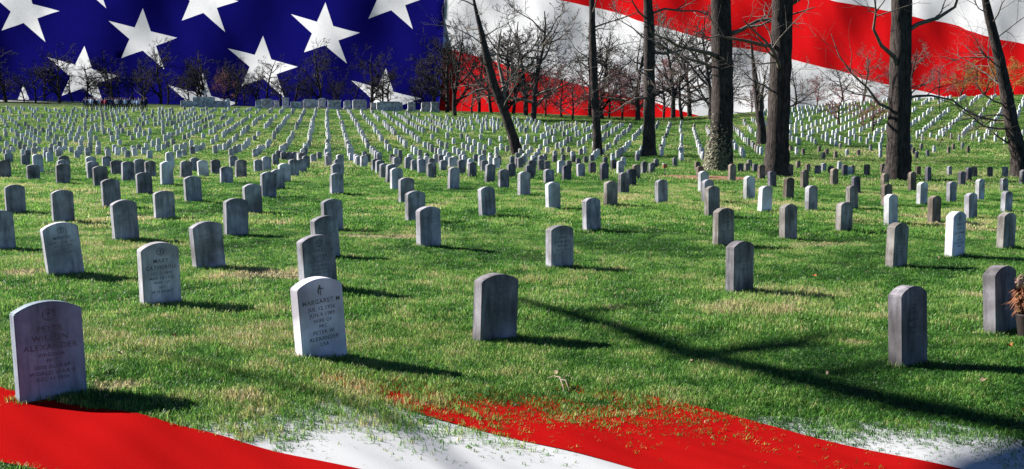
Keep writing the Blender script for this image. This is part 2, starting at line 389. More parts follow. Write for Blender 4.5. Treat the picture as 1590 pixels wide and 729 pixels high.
# ------------------------------------------------------------------ flag cloth spread on the lawn, grass growing up through its far edge
def plane_xy(px, py):
    px = np.asarray(px, float); py = np.asarray(py, float)
    dx = (px - CX) / F; dy = math.cos(PITCH) + math.sin(PITCH) * (CY - py) / F; dz = -math.sin(PITCH) + math.cos(PITCH) * (CY - py) / F
    z = np.full(px.shape, -.03)
    for _ in range(3):
        t = (z - EYE) / dz; z = terr(dx * t, dy * t)
    return dx * t, dy * t
def to_px(X, Y, Z):
    dz = Z - EYE; depth = Y * math.cos(PITCH) - dz * math.sin(PITCH); up = Y * math.sin(PITCH) + dz * math.cos(PITCH)
    return CX + F * X / depth, CY - F * up / depth
# seam lines of the stripes on the lawn, fanning out from the far end towards the viewer
seam_px = [((330, 800), (-650, 584)), ((833, 800), (-150, 584)), ((1280, 800), (300, 542)), ((1759, 800), (700, 544)), ((2290, 800), (1250, 555)), ((2770, 800), (1730, 555))]
SEAM = [tuple(tuple(float(c) for c in plane_xy(*p)) for p in s) for s in seam_px]
FADE = [(400, 500), (575, 740), (530, 715), (585, 755), (570, 740)]      # per stripe, in sight-line rows: bare lawn .. whole cloth
def sstep(a, b, x): t = np.clip((x - a) / (b - a), 0, 1); return t * t * (3 - 2 * t)
def wob(X, Y): return .5 * np.sin(3.1 * X + 1.7 * Y) + .3 * np.sin(7.3 * X - 5.1 * Y + 1) + .2 * np.sin(13 * X + 11 * Y)
def fade_c(k, px, py, X, Y):
    lo, hi = FADE[k]
    return sstep(lo, hi, py + 6 * wob(X, Y) - (np.interp(px, [60, 520], [75, 0]) if k == 1 else 0))
def cloth_cover(X, Y):
    """0 bare lawn .. 1 cloth lying on top; also the stripe index"""
    sid = np.full(X.shape, -1)
    for k, (a, b) in enumerate(SEAM):
        side = (b[0] - a[0]) * (Y - a[1]) - (b[1] - a[1]) * (X - a[0])
        sid = np.where(side < 0, k, sid)
    c = np.zeros(X.shape); px, py = to_px(X, Y, np.full(X.shape, -.03))
    for k, (lo, hi) in enumerate(FADE):
        v = fade_c(k, px, py, X, Y)
        c = np.where(sid == k, v, c)
    c = np.where(sid == 5, 0, c)
    return c, sid
lawn_flag = empty('spread_flag', (0, 4.6, tz(0, 4.6))); LO = Vector(lawn_flag.location)
tag(lawn_flag, 'red and white striped flag cloth spread on the grass in the foreground', 'flag')
for k in range(5):
    (a0, a1), (b0, b1) = [[np.array(p) for p in SEAM[k]], [np.array(p) for p in SEAM[k + 1]]]
    nt, ns = 70, 34
    T, S = np.meshgrid(np.linspace(0, 1, nt), np.linspace(0, 1, ns), indexing='ij')
    X = (a0[0] * (1 - T) + a1[0] * T) * (1 - S) + (b0[0] * (1 - T) + b1[0] * T) * S
    Y = (a0[1] * (1 - T) + a1[1] * T) * (1 - S) + (b0[1] * (1 - T) + b1[1] * T) * S
    c, _ = cloth_cover(X * .998 + (X.mean()) * .002, Y); lo, hi = FADE[k]
    px, py = to_px(X, Y, np.full(X.shape, -.03)); c = fade_c(k, px, py, X, Y)
    wr = .008 * np.abs(np.sin(2.2 * X + 1.3 * Y + .8 * np.sin(2 * Y))) + .010 * np.sin(5.0 * X + 3.0 * Y) * np.sin(2.0 * Y - 1.2 * X) + .006 * np.sin(11 * X + 8 * Y + 2 * np.sin(3 * Y)) + .003 * np.sin(23 * X + 19 * Y)
    Z = terr(X, Y) + np.where(c < .18, -.03 + .03 * c / .18, .014 * (c - .18) / .82) + .8 * wr * c
    v = np.stack([X.ravel() - LO.x, Y.ravel() - LO.y, Z.ravel() - LO.z], 1)
    f = [(i * ns + j, i * ns + j + 1, (i + 1) * ns + j + 1, (i + 1) * ns + j) for i in range(nt - 1) for j in range(ns - 1)
         if c[i, j] > .03 or c[i + 1, j + 1] > .03]
    mesh_obj('stripe', v, f, M['g_red' if k % 2 == 0 else 'g_white'], lawn_flag, True)

# ------------------------------------------------------------------ headstones
SW, ST, SH = .345, .109, .56
def stone_mesh(name, seg, bev, m, arch=.055):
    bm = bmesh.new(); o = [(-SW / 2, -.16), (SW / 2, -.16)]
    hs = SH - arch; rr = (SW * SW / 4 + arch * arch) / (2 * arch); a0 = math.asin(SW / 2 / rr)
    for i in range(seg + 1):
        a = a0 - 2 * a0 * i / seg; o.append((rr * math.sin(a), SH - rr + rr * math.cos(a)))
    vs = [bm.verts.new((x, -ST / 2, z)) for x, z in o]; fc = bm.faces.new(vs)
    e = bmesh.ops.extrude_face_region(bm, geom=[fc])
    bmesh.ops.translate(bm, vec=(0, ST, 0), verts=[q for q in e['geom'] if isinstance(q, bmesh.types.BMVert)])
    bmesh.ops.recalc_face_normals(bm, faces=bm.faces)
    if bev:
        ed = [q for q in bm.edges if q.calc_face_angle(0) > .6]
        bmesh.ops.bevel(bm, geom=ed, offset=bev, segments=2, affect='EDGES')
    me = bpy.data.meshes.new(name); bm.to_mesh(me); bm.free(); me.materials.append(m); return me
TONES = 'glpwdkbmt'
NEAR = {t: stone_mesh('headstone', 14, .005, M[t]) for t in TONES}
FARM = {t: stone_mesh('headstone', 5, 0, M[t]) for t in TONES}
TW = {'g': 'grey', 'l': 'light grey', 'p': 'pale', 'w': 'clean white', 'd': 'dark grey', 'k': 'blackened', 'b': 'brown stained', 'm': 'bluish grey', 't': 'tan-grey'}
FACE = R(40)
LEAN = {97: 6, 321: 5, 496: 4.6, 492: 3.5, 504: 3.5, 515: 2, 248: 2.2, 193: 3.5, 760: -5, 80: 1.2, 172: 2, 298: 3, 157: 2, 298.5: 2, 223: 2, 0: 3, 259.5: 1.5}
INS = {   # px of the stone -> (emblem, [(text, size)], darkness)
 80: ('cross', [('PETER', .034), ('WILSON', .034), ('ALEXANDER', .034), ('VIRGINIA', .023), ('PFC', .022), ('1000 BU AAF', .023), ('WORLD WAR II', .023), ('DEC 11 1924', .021)], 'ink'),
 496: ('flame', [('MARGARET M', .034), ('JUL 12 1926', .028), ('JUN 9 1989', .028), ('WIFE OF', .026), ('PFC', .026), ('PETER W', .028), ('ALEXANDER', .028), ('USA', .026)], 'ink'),
 248: ('cross', [('MARY', .038), ('CATHERINE', .038), ('DEC 1 1895', .027), ('MAR 18 1970', .027), ('WIFE OF', .027), ('SGT', .024), ('W H HUNT', .027)], 'ink'),
 97: ('cross', [('MINNIE', .036), ('MARY 1884 1951', .025), ('DEC 1 1884', .024), ('WIFE OF', .024), ('COL H CARTER', .024)], 'ink2'),
 321: ('cross', [('NORMAN', .036), ('NELS', .034), ('BOSTVOLD', .034), ('NORTH DAKOTA', .024), ('PVT', .022), ('US ARMY', .024), ('WORLD WAR I', .023)], 'ink2'),
 492: ('shield', [('EDWARD A', .038), ('GAYER', .038), ('DISTRICT OF', .027), ('COLUMBIA', .027), ('SERGEANT', .025), ('WORLD WAR I', .024)], 'ink'),
 504: ('cross', [('CHARLES J', .036), ('WHITE JR', .036), ('VIRGINIA', .025)], 'ink2'),
 193: ('cross', [('JOHN', .036), ('MCADAM', .036), ('BOLT', .036), ('WEST VIRGINIA', .025), ('PVT', .023), ('US ARMY', .023)], 'ink2'),
 666: ('shield', [('ANNA', .038), ('GRAY', .038), ('AUGUST 1 1890', .025), ('MARCH 4 1961', .025), ('WIFE OF', .024)], 'ink2'),
 768: ('cross', [('ROBERT', .036), ('DEWEY', .036), ('BEACH', .036), ('OHIO', .024), ('PVT', .024), ('WORLD WAR I', .024)], 'ink'),
 869: ('cross', [('JAMES', .036), ('RAYMOND', .036), ('MANN', .036), ('MARYLAND', .025), ('PFC', .023)], 'ink'),
 1123: ('none', [('JOHN', .040), ('HERBERT', .040), ('MANN', .040), ('VIRGINIA', .025), ('SGT', .025), ('WORLD WAR II', .025)], 'ink'),
 1148: ('cross', [('GEORGE', .034), ('HUTCHISON', .034), ('JR', .03), ('VIRGINIA', .025), ('CPL', .024)], 'ink'),
 1391: ('shield', [('LOUIS', .034), ('JAY', .034), ('VAUGHN', .038), ('PRIVATE', .028), ('US ARMY', .024), ('1918', .024)], 'ink'),
 1410: ('shield', [('LEON', .034), ('EARL', .034), ('MEYER', .036), ('PVT', .025), ('US ARMY', .025)], 'ink2'),
 1482: ('flame', [('DANIEL', .034), ('JOHN', .034), ('GOODMAN', .036), ('SGT', .025), ('US ARMY', .025), ('WORLD WAR II', .025), ('KOREA', .025)], 'ink2'),
 1553: ('cross', [], 'ink'),
}
for _k in (25, 99, 256, 367, 393, 515, 645, 757, 919, 948, 1106, 1027, 1223.6, 1259, 1310, 1323, 1450, 1507, 1561, 859, 172, 298, 417, 523, 631, 813.5, 1099): INS[_k] = ('cross' if _k % 2 else 'shield', [], 'ink2')
def text_obj(lines, m, parent, ztop):
    z = ztop
    for txt, size in lines:
        v, f = [], []
        cu = bpy.data.curves.new('inscription', 'FONT'); cu.body = txt; cu.size = size * 1.32; cu.align_x = 'CENTER'; cu.resolution_u = 2; cu.offset = .0003
        cu.space_character = 1.12
        o = bpy.data.objects.new('inscription', cu); COL.objects.link(o)
        bpy.context.view_layer.update()
        me = o.evaluated_get(bpy.context.evaluated_depsgraph_get()).to_mesh()
        wid = max((q.co.x for q in me.vertices), default=.1) * 2; k = min(1.0, .285 / max(wid, .01))
        z -= size; b = len(v)
        v += [(q.co.x * k, -ST / 2 - .0012, z + q.co.y * min(1, k * 1.1)) for q in me.vertices]
        f += [tuple(b + i for i in p.vertices) for p in me.polygons]
        z -= size * .52
        bpy.data.objects.remove(o); bpy.data.curves.remove(cu)
        mesh_obj('inscription_line', v, f, m, parent)
def emblem_obj(kind, m, parent, zc):
    v, f = [], []; y = -ST / 2 - .0012
    def quad(x0, x1, z0, z1):
        b = len(v); v.extend([(x0, y, z0), (x1, y, z0), (x1, y, z1), (x0, y, z1)]); f.append((b, b + 1, b + 2, b + 3))
    if kind in ('cross', 'shield'):
        n = 26; ro, ri = (.034, .028) if kind == 'cross' else (.034, .024); b = len(v)
        for i in range(n):
            a = 2 * math.pi * i / n
            for r in (ro, ri):
                zz = math.cos(a) * r
                if kind == 'shield' and zz < 0: zz *= 1.35
                v.append((math.sin(a) * r * (1 - (.35 * max(0, -zz / .034) if kind == 'shield' else 0)), y, zc + zz))
        for i in range(n):
            j = (i + 1) % n; f.append((b + 2 * i, b + 2 * j, b + 2 * j + 1, b + 2 * i + 1))
        if kind == 'cross': quad(-.0045, .0045, zc - .020, zc + .020); quad(-.013, .013, zc + .003, zc + .010)
        else: quad(-.008, .008, zc - .012, zc + .010)
    elif kind == 'flame':
        quad(-.003, .003, zc - .040, zc + .034); quad(-.016, .026, zc + .002, zc + .009)
        b = len(v); L = [(-.006, .036), (-.016, .012), (-.024, -.006), (-.022, -.022), (-.008, -.032), (-.012, -.016), (-.010, -.002), (-.004, .014)]
        v.extend([(x, y, zc + q) for x, q in L]); f.append(tuple(range(b, b + len(L))))
    else: return
    mesh_obj('emblem', v, f, m, parent)
stones = []
for s in STONES.split():
    px, b, t, tone = s.split(','); px, b, t = float(px), float(b), float(t)
    if tone == 'g' and px > 900 and int(px * 7) % 5 < 3: tone = 't'
    p = ground_at(px + (.9 * LEAN.get(px, 0) if b > 300 else 0), b); h = (b - t) / F * math.hypot(p.y, 0) * 1.0
    stones.append([p, max(.44, min(.70, h)), tone, px, b])
HAND = {
 80: 'large bluish grey headstone with round cross emblem beside the red cloth at far left',
 496: 'bright white leaning headstone with a flame emblem and eight crisp lines of lettering',
 768: 'dark weathered headstone standing alone in the centre foreground',
 1410: 'tall dark headstone turned edge-on in the right foreground, its left side sunlit',
 1553: 'dark headstone at the right edge with dried flowers propped before it',
 248: 'light grey headstone with bold dark lettering, left of the white leaning one',
 97: 'grey headstone leaning left with a black stain across its lower face',
 321: 'grey headstone leaning left, just behind and right of the bold lettered one',
 492: 'grey headstone directly behind the white leaning headstone',
 504: 'grey leaning headstone, second behind the white leaning one in its line',
 515: 'grey headstone, third behind the white leaning one in its line',
 1148: 'dark streaked headstone nearer the viewer of the pair right of centre',
 1123: 'grey headstone with dark lettering standing just behind the dark streaked one',
 869: 'bluish grey headstone with dark lettering standing alone right of centre',
 1391: 'grey headstone with lit tan left side before a pale one, right side',
 1482: 'brightest clean white narrow headstone on the right side of the lawn',
 1561: 'grey headstone near the right edge behind the flowered one',
 666: 'grey headstone with bright lit left side, nearest of the line beside the aisle',
 645: 'grey headstone, second of the line leading away beside the aisle',
 0: 'grey headstone cut off by the left edge of the picture',
 193: 'grey headstone with stained lower half, upper right of the black-stained leaning one',
 367: 'grey headstone up and right of the leaning one behind the bold lettered stone',
 99: 'grey headstone with pale patch near its foot, behind the black-stained one',
 256: 'grey headstone just up and right of the one with the stained lower half',
 1223.6: 'grey headstone with straw coloured grass at its foot, right of centre',
 1310: 'light sided grey headstone midway between the two big right-hand trunks',
 919: 'grey headstone up and right of the lone bluish grey one',
 1383: 'pale headstone directly behind the tan sided grey one on the right',
}
ZON = [(-99, 530, 'left of the aisle'), (530, 800, 'between aisle and leaning tree'), (800, 1117, 'between leaning and ivy-clad trees'),
       (1117, 1394, 'between ivy-clad tree and dark trunk'), (1394, 1700, 'right of dark trunk')]
BND = [(300, 999, 'nearer'), (276, 300, 'middle'), (255, 276, 'farther'), (0, 255, 'farthest')]
lab = {}
for zi, (z0, z1, zn) in enumerate(ZON):
    for bi, (b0, b1, bn) in enumerate(BND):
        g_ = [s for s in stones if z0 <= s[3] < z1 and b0 <= s[4] < b1 and not (s[3] in HAND and s[4] > 300)]
        g_.sort(key=lambda s: s[3])
        for i, s in enumerate(g_): lab[id(s)] = '%s headstone, %s from left in the %s band %s' % (TW[s[2]], ordn(i + 1), bn, zn)
def place(p, h, tone, near, lean=0.0, yaw=0.0, back=0.0, wsc=1.0):
    o = bpy.data.objects.new('headstone', (NEAR if near else FARM)[tone])
    o.matrix_basis = Matrix.Translation(p) @ Matrix.Rotation(FACE + yaw, 4, 'Z') @ Matrix.Rotation(R(back), 4, 'X') @ Matrix.Rotation(R(-lean), 4, 'Y') @ Matrix.Diagonal((wsc, 1, h / SH, 1))
    return link(o)
random.seed(21)
for s in stones:
    p, h, tone, px, b = s; near = b > 290
    o = place(p, h, tone, near, LEAN[px] if px in LEAN and b > 250 else (random.gauss(.5, 1.2)), R(random.gauss(0, 2)), random.gauss(0, 1), random.gauss(1, .03))
    tag(o, HAND[px] if px in HAND and b > 300 else lab[id(s)], 'headstone', 'headstones on the lawn')
    if px in INS and b > 300:
        em, tx, ink = INS[px]; top = SH - .075
        emblem_obj(em, M[ink], o, top)
        if tx: text_obj(tx, M[ink], o, SH - (.135 if em != 'none' else .06))

# rows on the slopes: three plots, each with its own run of rows
taken = [(s[0].x, s[0].y) for s in stones]
def plot(az, accept, step1, step2, row_az, drop, seed, spread=170):
    rnd = random.Random(seed); out = []
    e2 = Vector((math.sin(R(az)), math.cos(R(az)))) * step2; e1 = Vector((math.sin(R(row_az)), math.cos(R(row_az)))) * step1
    for i in range(-spread, spread):
        for j in range(-20, 130):
            q = e1 * i + e2 * (j + .0) ; q = Vector((q.x + rnd.gauss(0, .06), q.y + rnd.gauss(0, .08)))
            if q.y < 40 or q.y > 165: continue
            u = q.x / q.y
            if abs(u) > .52 or not accept(u, q.y, q) or rnd.random() < drop: continue
            if noise.noise(Vector((q.x * .06, q.y * .06, seed))) > .42: continue
            out.append((q.x, q.y))
    return out
mid = lambda u: .17 + .02 * math.sin(u * 40)
fa = plot(-9.8, lambda u, y, q: u < .03 and y > (47 if u > -.2 else 66) and y < 158 - 60 * max(0, u + .12), 2.05, 3.05, 41, .22, 1)
fb = plot(9, lambda u, y, q: .03 <= u < .235 and 70 < y < 138, 1.9, 2.95, 60, .2, 2)
fc = plot(27, lambda u, y, q: u >= .235 and 104 < y < 158, 2.5, 2.6, 80, .06, 3)
fd = plot(9, lambda u, y, q: u >= .235 and 93 < y <= 104, 1.9, 2.95, 60, .05, 5)
far = []
tk = np.array(taken)
for lst, reg in ((fa, 0), (fb, 1), (fc, 2), (fd, 3)):
    for x, y in lst:
        if ((tk[:, 0] - x) ** 2 + (tk[:, 1] - y) ** 2).min() < 1.3: continue
        far.append((y, x, reg))
far.sort(); rnd = random.Random(5)
NIND = 300 - len(stones)
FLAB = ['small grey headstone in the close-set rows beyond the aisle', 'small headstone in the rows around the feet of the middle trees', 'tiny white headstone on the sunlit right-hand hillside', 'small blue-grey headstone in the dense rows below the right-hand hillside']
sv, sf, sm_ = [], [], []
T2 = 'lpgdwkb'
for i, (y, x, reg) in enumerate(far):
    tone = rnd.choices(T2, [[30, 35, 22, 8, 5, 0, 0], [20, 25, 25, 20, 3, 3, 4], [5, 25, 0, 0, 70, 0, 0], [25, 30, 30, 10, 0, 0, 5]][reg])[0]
    p = Vector((x, y, tz(x, y))); h = rnd.gauss(.57, .045); ln = rnd.gauss(0, 1.5); yw = R(rnd.gauss(0, 3))
    if reg == 2: yw -= R(14)
    if i < NIND:
        o = place(p, h, tone, False, ln, yw); tag(o, FLAB[reg], 'headstone', 'headstones in the rows on the slopes')
    else:
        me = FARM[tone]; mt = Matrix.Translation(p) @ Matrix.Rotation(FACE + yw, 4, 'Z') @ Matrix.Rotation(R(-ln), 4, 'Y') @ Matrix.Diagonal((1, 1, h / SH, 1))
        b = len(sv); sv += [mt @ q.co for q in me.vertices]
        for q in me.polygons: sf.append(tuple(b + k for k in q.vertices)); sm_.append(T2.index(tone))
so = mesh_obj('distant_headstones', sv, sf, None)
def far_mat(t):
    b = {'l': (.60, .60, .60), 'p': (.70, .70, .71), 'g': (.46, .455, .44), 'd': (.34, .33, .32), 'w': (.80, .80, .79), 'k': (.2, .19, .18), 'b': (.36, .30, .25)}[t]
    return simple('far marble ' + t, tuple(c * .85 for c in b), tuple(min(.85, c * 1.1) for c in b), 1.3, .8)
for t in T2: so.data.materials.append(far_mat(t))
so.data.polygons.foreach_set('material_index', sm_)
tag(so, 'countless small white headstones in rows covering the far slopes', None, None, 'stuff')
print('stones', len(stones), 'far', len(far))

# ------------------------------------------------------------------ trees
def grow(tb, p, d, length, rad, lev, maxlev, rnd, droop=0.0, dens=1.0, sides=(6, 5, 4, 3, 3), wander=.22, minlen=.25, rmin=.004, taper=(.42, .62)):
    seg = max(3, 6 - lev); pts = [p.copy()]; rads = [rad]; q = p.copy(); dd = d.normalized()
    for i in range(seg):
        dd = (dd + Vector((rnd.gauss(0, wander), rnd.gauss(0, wander), rnd.gauss(0, wander) + .05 - droop))).normalized()
        q = q + dd * (length / seg); pts.append(q.copy()); rads.append(max(rmin, rad * (1 - .80 * (i + 1) / seg)))
    tb.add(pts, rads, sides[min(lev, 4)], cap=False)
    if lev >= maxlev: return
    nch = int((5.5 - lev * .3) * dens + rnd.random())
    for k in range(nch):
        f = rnd.uniform(.22, .98); i = min(seg - 1, int(f * seg)); g_ = f * seg - i
        a = pts[i].lerp(pts[i + 1], g_); t = (pts[i + 1] - pts[i]).normalized()
        o = Vector((rnd.gauss(0, 1), rnd.gauss(0, 1), rnd.gauss(.15, .8))); o = (o - t * o.dot(t)).normalized()
        nd = t * rnd.uniform(.5, 1.0) + o * rnd.uniform(.5, 1.0)
        l2 = length * rnd.uniform(.38, .62) * (1.1 - .35 * f)
        if l2 > minlen: grow(tb, a, nd, l2, rads[i] * rnd.uniform(*taper), lev + 1, maxlev, rnd, droop, dens, sides, wander, minlen, rmin, taper)
def near_tree(label, path, rads, limbs, bark='bark', twig='twig', seed=1, maxlev=3, dens=1.0, group=None, name='bare_tree', sides=14, flare=True):
    """path: world points of the trunk, limbs: (fraction up the trunk, direction, length, radius)"""
    base = path[0]; e = empty(name, base); tag(e, label, 'tree', group); rnd = random.Random(seed)
    P = [p - base for p in path]; pts, rr = [], []
    for i in range(len(P) - 1):
        for k in range(5):
            t = k / 5; pts.append(P[i].lerp(P[i + 1], t)); rr.append(rads[i] * (1 - t) + rads[i + 1] * t)
    pts.append(P[-1]); rr.append(rads[-1])
    pts.insert(0, pts[0] + Vector((0, 0, -.4))); rr.insert(0, rr[0] * 1.25)
    if flare:
        for i, p in enumerate(pts): rr[i] *= 1 + .38 * math.exp(-max(0, p.z) / .45)
    tb = Tube(); tb.add(pts, rr, sides, wob=.16, lobe=.13 if flare else 0); tb.obj('trunk', M[bark], e)
    cb = Tube()
    for f, d, ln, r in limbs:
        k = f * (len(pts) - 2); i = int(k); a = pts[i].lerp(pts[i + 1], k - i)
        grow(cb, a, Vector(d), ln, r, 1, maxlev, rnd, dens=dens)
    cb.obj('crown', M[twig], e)
    return e
def path_px(depth, pl): return [Vector(((x - CX) / F * depth, depth + dy, EYE + (HOR - y) / F * depth)) for x, y, dy in pl]
def auto_limbs(n, f0, f1, l0, r0, rnd, bias=(0, 0, 0), up=.45):
    o = []
    for i in range(n):
        f = f0 + (f1 - f0) * (i + rnd.random() * .6) / n; a = rnd.uniform(0, 2 * math.pi)
        d = Vector((math.cos(a), math.sin(a), up + rnd.gauss(0, .25))) + Vector(bias)
        o.append((f, d, l0 * rnd.uniform(.7, 1.15) * (1.1 - .5 * f), r0 * rnd.uniform(.7, 1.1) * (1.15 - .6 * f)))
    return o
def NT(label, base, px_path, w, top_w, height, limbs_n, f0, l0, seed, **kw):
    g0 = ground_at(*base); dep = g0.y; rnd = random.Random(seed)
    pth = [g0] + path_px(dep, [(x, y, 0) for x, y in px_path])
    k = dep / F; last = pth[-1]; prev = pth[-2]; dr = (last - prev).normalized()
    while last.z - g0.z < height:
        dr = (dr + Vector((rnd.gauss(0, .06), rnd.gauss(0, .06), .15))).normalized(); last = last + dr * 2.0; pth.append(last)
    n = len(pth); rr = [k * (w / 2) * (1 - .08 * min(i, 3)) for i in range(n)]
    nv_ = len(px_path)
    for i in range(n):
        if i <= nv_: rr[i] = k / 2 * (w + (top_w - w) * i / nv_)
        else: rr[i] = k / 2 * top_w * max(.15, 1 - .85 * (i - nv_) / max(1, n - 1 - nv_))
    lm = auto_limbs(limbs_n, f0, .99, l0, k * top_w * .16, rnd)
    lm += kw.pop('extra', [])
    return near_tree(label, pth, rr, lm, seed=seed, **kw)
GT = 'bare winter trees on the lawn'
t1 = NT('leaning bare tree with dark forked trunk beside the centre rows', (804, 241), [(794, 205), (781, 168), (768, 135), (757, 95)], 16, 12, 13, 12, .30, 6.5, 31, group=GT, extra=[(.33, (.25, 0, 1), 6, .2)])
t2 = NT('slim straight bare trunk with ivy sleeve, right of the leaning tree', (928, 242), [(926, 200), (922, 140), (918, 60)], 14, 11, 16, 11, .22, 6, 32, group=GT)
t3 = NT('straight bare trunk between the slim one and the ivy-clad one', (1008, 244), [(1007, 190), (1006, 120), (1005, 40)], 20, 16, 17, 11, .22, 6.5, 33, group=GT)
t4 = NT('thick bare tree with its foot clad in ivy beside the mulch bed', (1116, 267), [(1119, 220), (1119, 140), (1116, 60), (1112, -60)], 38, 28, 15, 10, .32, 5.5, 34, group=GT, sides=18, extra=[(.24, (1, .3, .75), 3.6, .05), (.30, (-1, .2, .9), 3.0, .045)])
t5 = NT('thick reddish bare trunk right of the ivy-clad tree', (1205, 276), [(1206, 220), (1207, 140), (1208, 60), (1209, -60)], 36, 30, 15, 10, .34, 5, 35, group=GT, sides=18, extra=[(.25, (1, -.2, .2), 2.6, .05), (.3, (-.8, -.5, .3), 2.4, .05)])
t6 = NT('thickest dark straight trunk standing alone on the right', (1394, 282), [(1393, 220), (1392, 140), (1391, 60), (1390, -60)], 36, 29, 15, 10, .30, 5, 36, group=GT, sides=18, extra=[(.22, (-1, .4, .35), 4.5, .07), (.25, (1, .6, .5), 4.2, .07)])
t7 = NT('curved bare tree leaning in from the right edge', (1585, 276), [(1580, 240), (1567, 196), (1557, 150), (1544, 95), (1525, 30)], 26, 13, 10, 13, .34, 4.8, 37, group=GT, sides=14, maxlev=3, dens=1.15, extra=[(.20, (-1, .1, -.12), 2.6, .06), (.30, (-1, -.2, .1), 3.4, .06), (.34, (-1, .5, .2), 3.6, .06)])
t8 = NT('small forked bare tree seen between the two thick trunks', (1184, 225), [(1180, 195), (1174, 160), (1170, 130)], 15, 9, 9, 13, .28, 5, 38, group=GT, extra=[(.30, (.5, 0, 1), 5, .16)])
# ivy on the foot of the thick tree
rnd = random.Random(8); iv, if_ = [], []
g0 = ground_at(1116, 267); rb = g0.y / F * 19
for i in range(1500):
    z = abs(rnd.gauss(0, .9)); a = rnd.uniform(math.pi * .8, math.pi * 1.6) + rnd.gauss(0, .35)
    if z > 3.0: continue
    r = rb * (1.02 + .38 * math.exp(-z / .45)) + rnd.uniform(.02, .10); c = Vector((math.cos(a) * r + z * .03, math.sin(a) * r, z))
    s = rnd.uniform(.04, .085); n_ = Vector((math.cos(a), math.sin(a), rnd.uniform(-.3, .9))).normalized()
    u = n_.cross(Vector((rnd.gauss(0, 1), rnd.gauss(0, 1), rnd.gauss(0, 1)))).normalized(); w = n_.cross(u)
    b = len(iv); iv += [c + u * s, c + w * s * .8 + n_ * .012, c - u * s * .6, c - w * s * .8 + n_ * .012]; if_.append((b, b + 1, b + 2, b + 3))
ivo = mesh_obj('ivy', iv, if_, M['ivy'], t4); tag(ivo, 'ivy leaves climbing the foot of the trunk', kind='stuff')

# tree outside the picture on the left whose limbs shade the foreground grass
def over(px, py, z):
    gx, gy = [float(c) for c in plane_xy(px, py)]; k = (z - tz(gx, gy)) / math.tan(SUN_EL)
    return Vector((gx, gy, z)) + Vector((SUN_H.x, SUN_H.y, 0)) * k
e = empty('shade_tree', (-19, 7.8, tz(-19, 7.8))); eb = Vector(e.location)
tag(e, 'tall bare tree whose limb shadow crosses the foreground grass', 'tree')
tb = Tube(); tb.add([Vector(p) - eb for p in ((-19, 7.8, -.4), (-18.8, 7.8, 3), (-18.5, 8.1, 7), (-18, 8.6, 10), (-18, 9.2, 14), (-18.3, 9.4, 18))], [.5, .40, .36, .33, .2, .06], 12); tb.obj('trunk', M['bark'], e)
cb = Tube(); rnd = random.Random(77)
L = [Vector((-18.4, 8.3, 8))] + [over(*q) for q in ((300, 1000, 8.2), (1300, 900, 8.4), (1700, 690, 8.6), (1420, 632, 8.8), (1100, 560, 8.8), (960, 510, 9), (800, 466, 9.1), (680, 455, 9.2))]
cb.add([p - eb for p in L], [.30, .26, .22, .18, .15, .12, .09, .06, .02], 8)
for a, b_, r in (((1100, 560, 8.8), (1310, 512, 9.3), .10), ((900, 490, 9), (1010, 470, 9.3), .08), ((1250, 590, 8.8), (1420, 560, 9.3), .07), ((1000, 520, 8.9), (900, 540, 9.2), .04)):
    p0, p1 = over(*a), over(*b_); cb.add([p0 - eb, p0.lerp(p1, .5) - eb + Vector((0, .1, .1)), p1 - eb], [r, r * .7, r * .2], 6)
L2 = [Vector((-18.5, 8.1, 6.8)), over(500, 950, 7.1), over(800, 790, 7.3), over(620, 655, 7.5), over(440, 600, 7.6), over(300, 566, 7.7), over(200, 545, 7.9)]
cb.add([p - eb for p in L2], [.12, .06, .022, .028, .034, .03, .012], 6)
for i in range(9): grow(cb, Vector((-18 + rnd.uniform(-.3, .1), 9.0, rnd.uniform(12, 17))) - eb, Vector((rnd.uniform(-1, -.1), rnd.uniform(-1, .4), rnd.uniform(.3, .9))), 4.5, .09, 1, 3, rnd)
cb.obj('crown', M['twig'], e)

# background wood: a few grown trees, copied along the top of the slopes
def template(seed, h, twig, dens, spread=.42, maxlev=4):
    rnd = random.Random(seed); tb, cb = Tube(), Tube()
    pts = [Vector((0, 0, -.5))]; d = Vector((rnd.gauss(0, .05), rnd.gauss(0, .05), 1)); q = Vector((0, 0, 0)); rr = [.024 * h]
    for i in range(9): pts.append(q.copy()); rr.append(.019 * h * (1 - i / 9.6)); d = (d + Vector((rnd.gauss(0, .10), rnd.gauss(0, .10), .1))).normalized(); q = q + d * (h * .085)
    tb.add(pts, rr, 8)
    for i in range(13):
        f = .22 + .76 * (i + rnd.random() * .5) / 13; k = f * (len(pts) - 2); j = int(k) + 0; a = pts[j].lerp(pts[j + 1], k - j); az = rnd.uniform(0, 6.28)
        grow(cb, a, Vector((math.cos(az), math.sin(az), rnd.uniform(.2, .9))), h * spread * rnd.uniform(.7, 1.1) * (1.1 - .45 * f), .011 * h * (1.1 - .6 * f), 1, maxlev, rnd, dens=dens, sides=(6, 4, 3, 3, 3), minlen=h * .018, rmin=.022, taper=(.5, .7))
    o = []
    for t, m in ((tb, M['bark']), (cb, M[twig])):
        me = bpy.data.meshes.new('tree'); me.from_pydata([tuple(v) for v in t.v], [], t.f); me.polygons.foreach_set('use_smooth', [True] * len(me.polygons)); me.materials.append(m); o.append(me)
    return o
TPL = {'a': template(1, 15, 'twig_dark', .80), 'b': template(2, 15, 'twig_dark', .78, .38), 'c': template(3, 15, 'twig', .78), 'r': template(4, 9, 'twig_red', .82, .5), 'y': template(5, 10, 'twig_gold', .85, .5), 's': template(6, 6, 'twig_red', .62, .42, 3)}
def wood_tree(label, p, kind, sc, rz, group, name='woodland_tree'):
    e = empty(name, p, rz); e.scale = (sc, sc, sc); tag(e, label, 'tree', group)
    for nm, me in zip(('trunk', 'crown'), TPL[kind]): link(bpy.data.objects.new(nm, me), e)
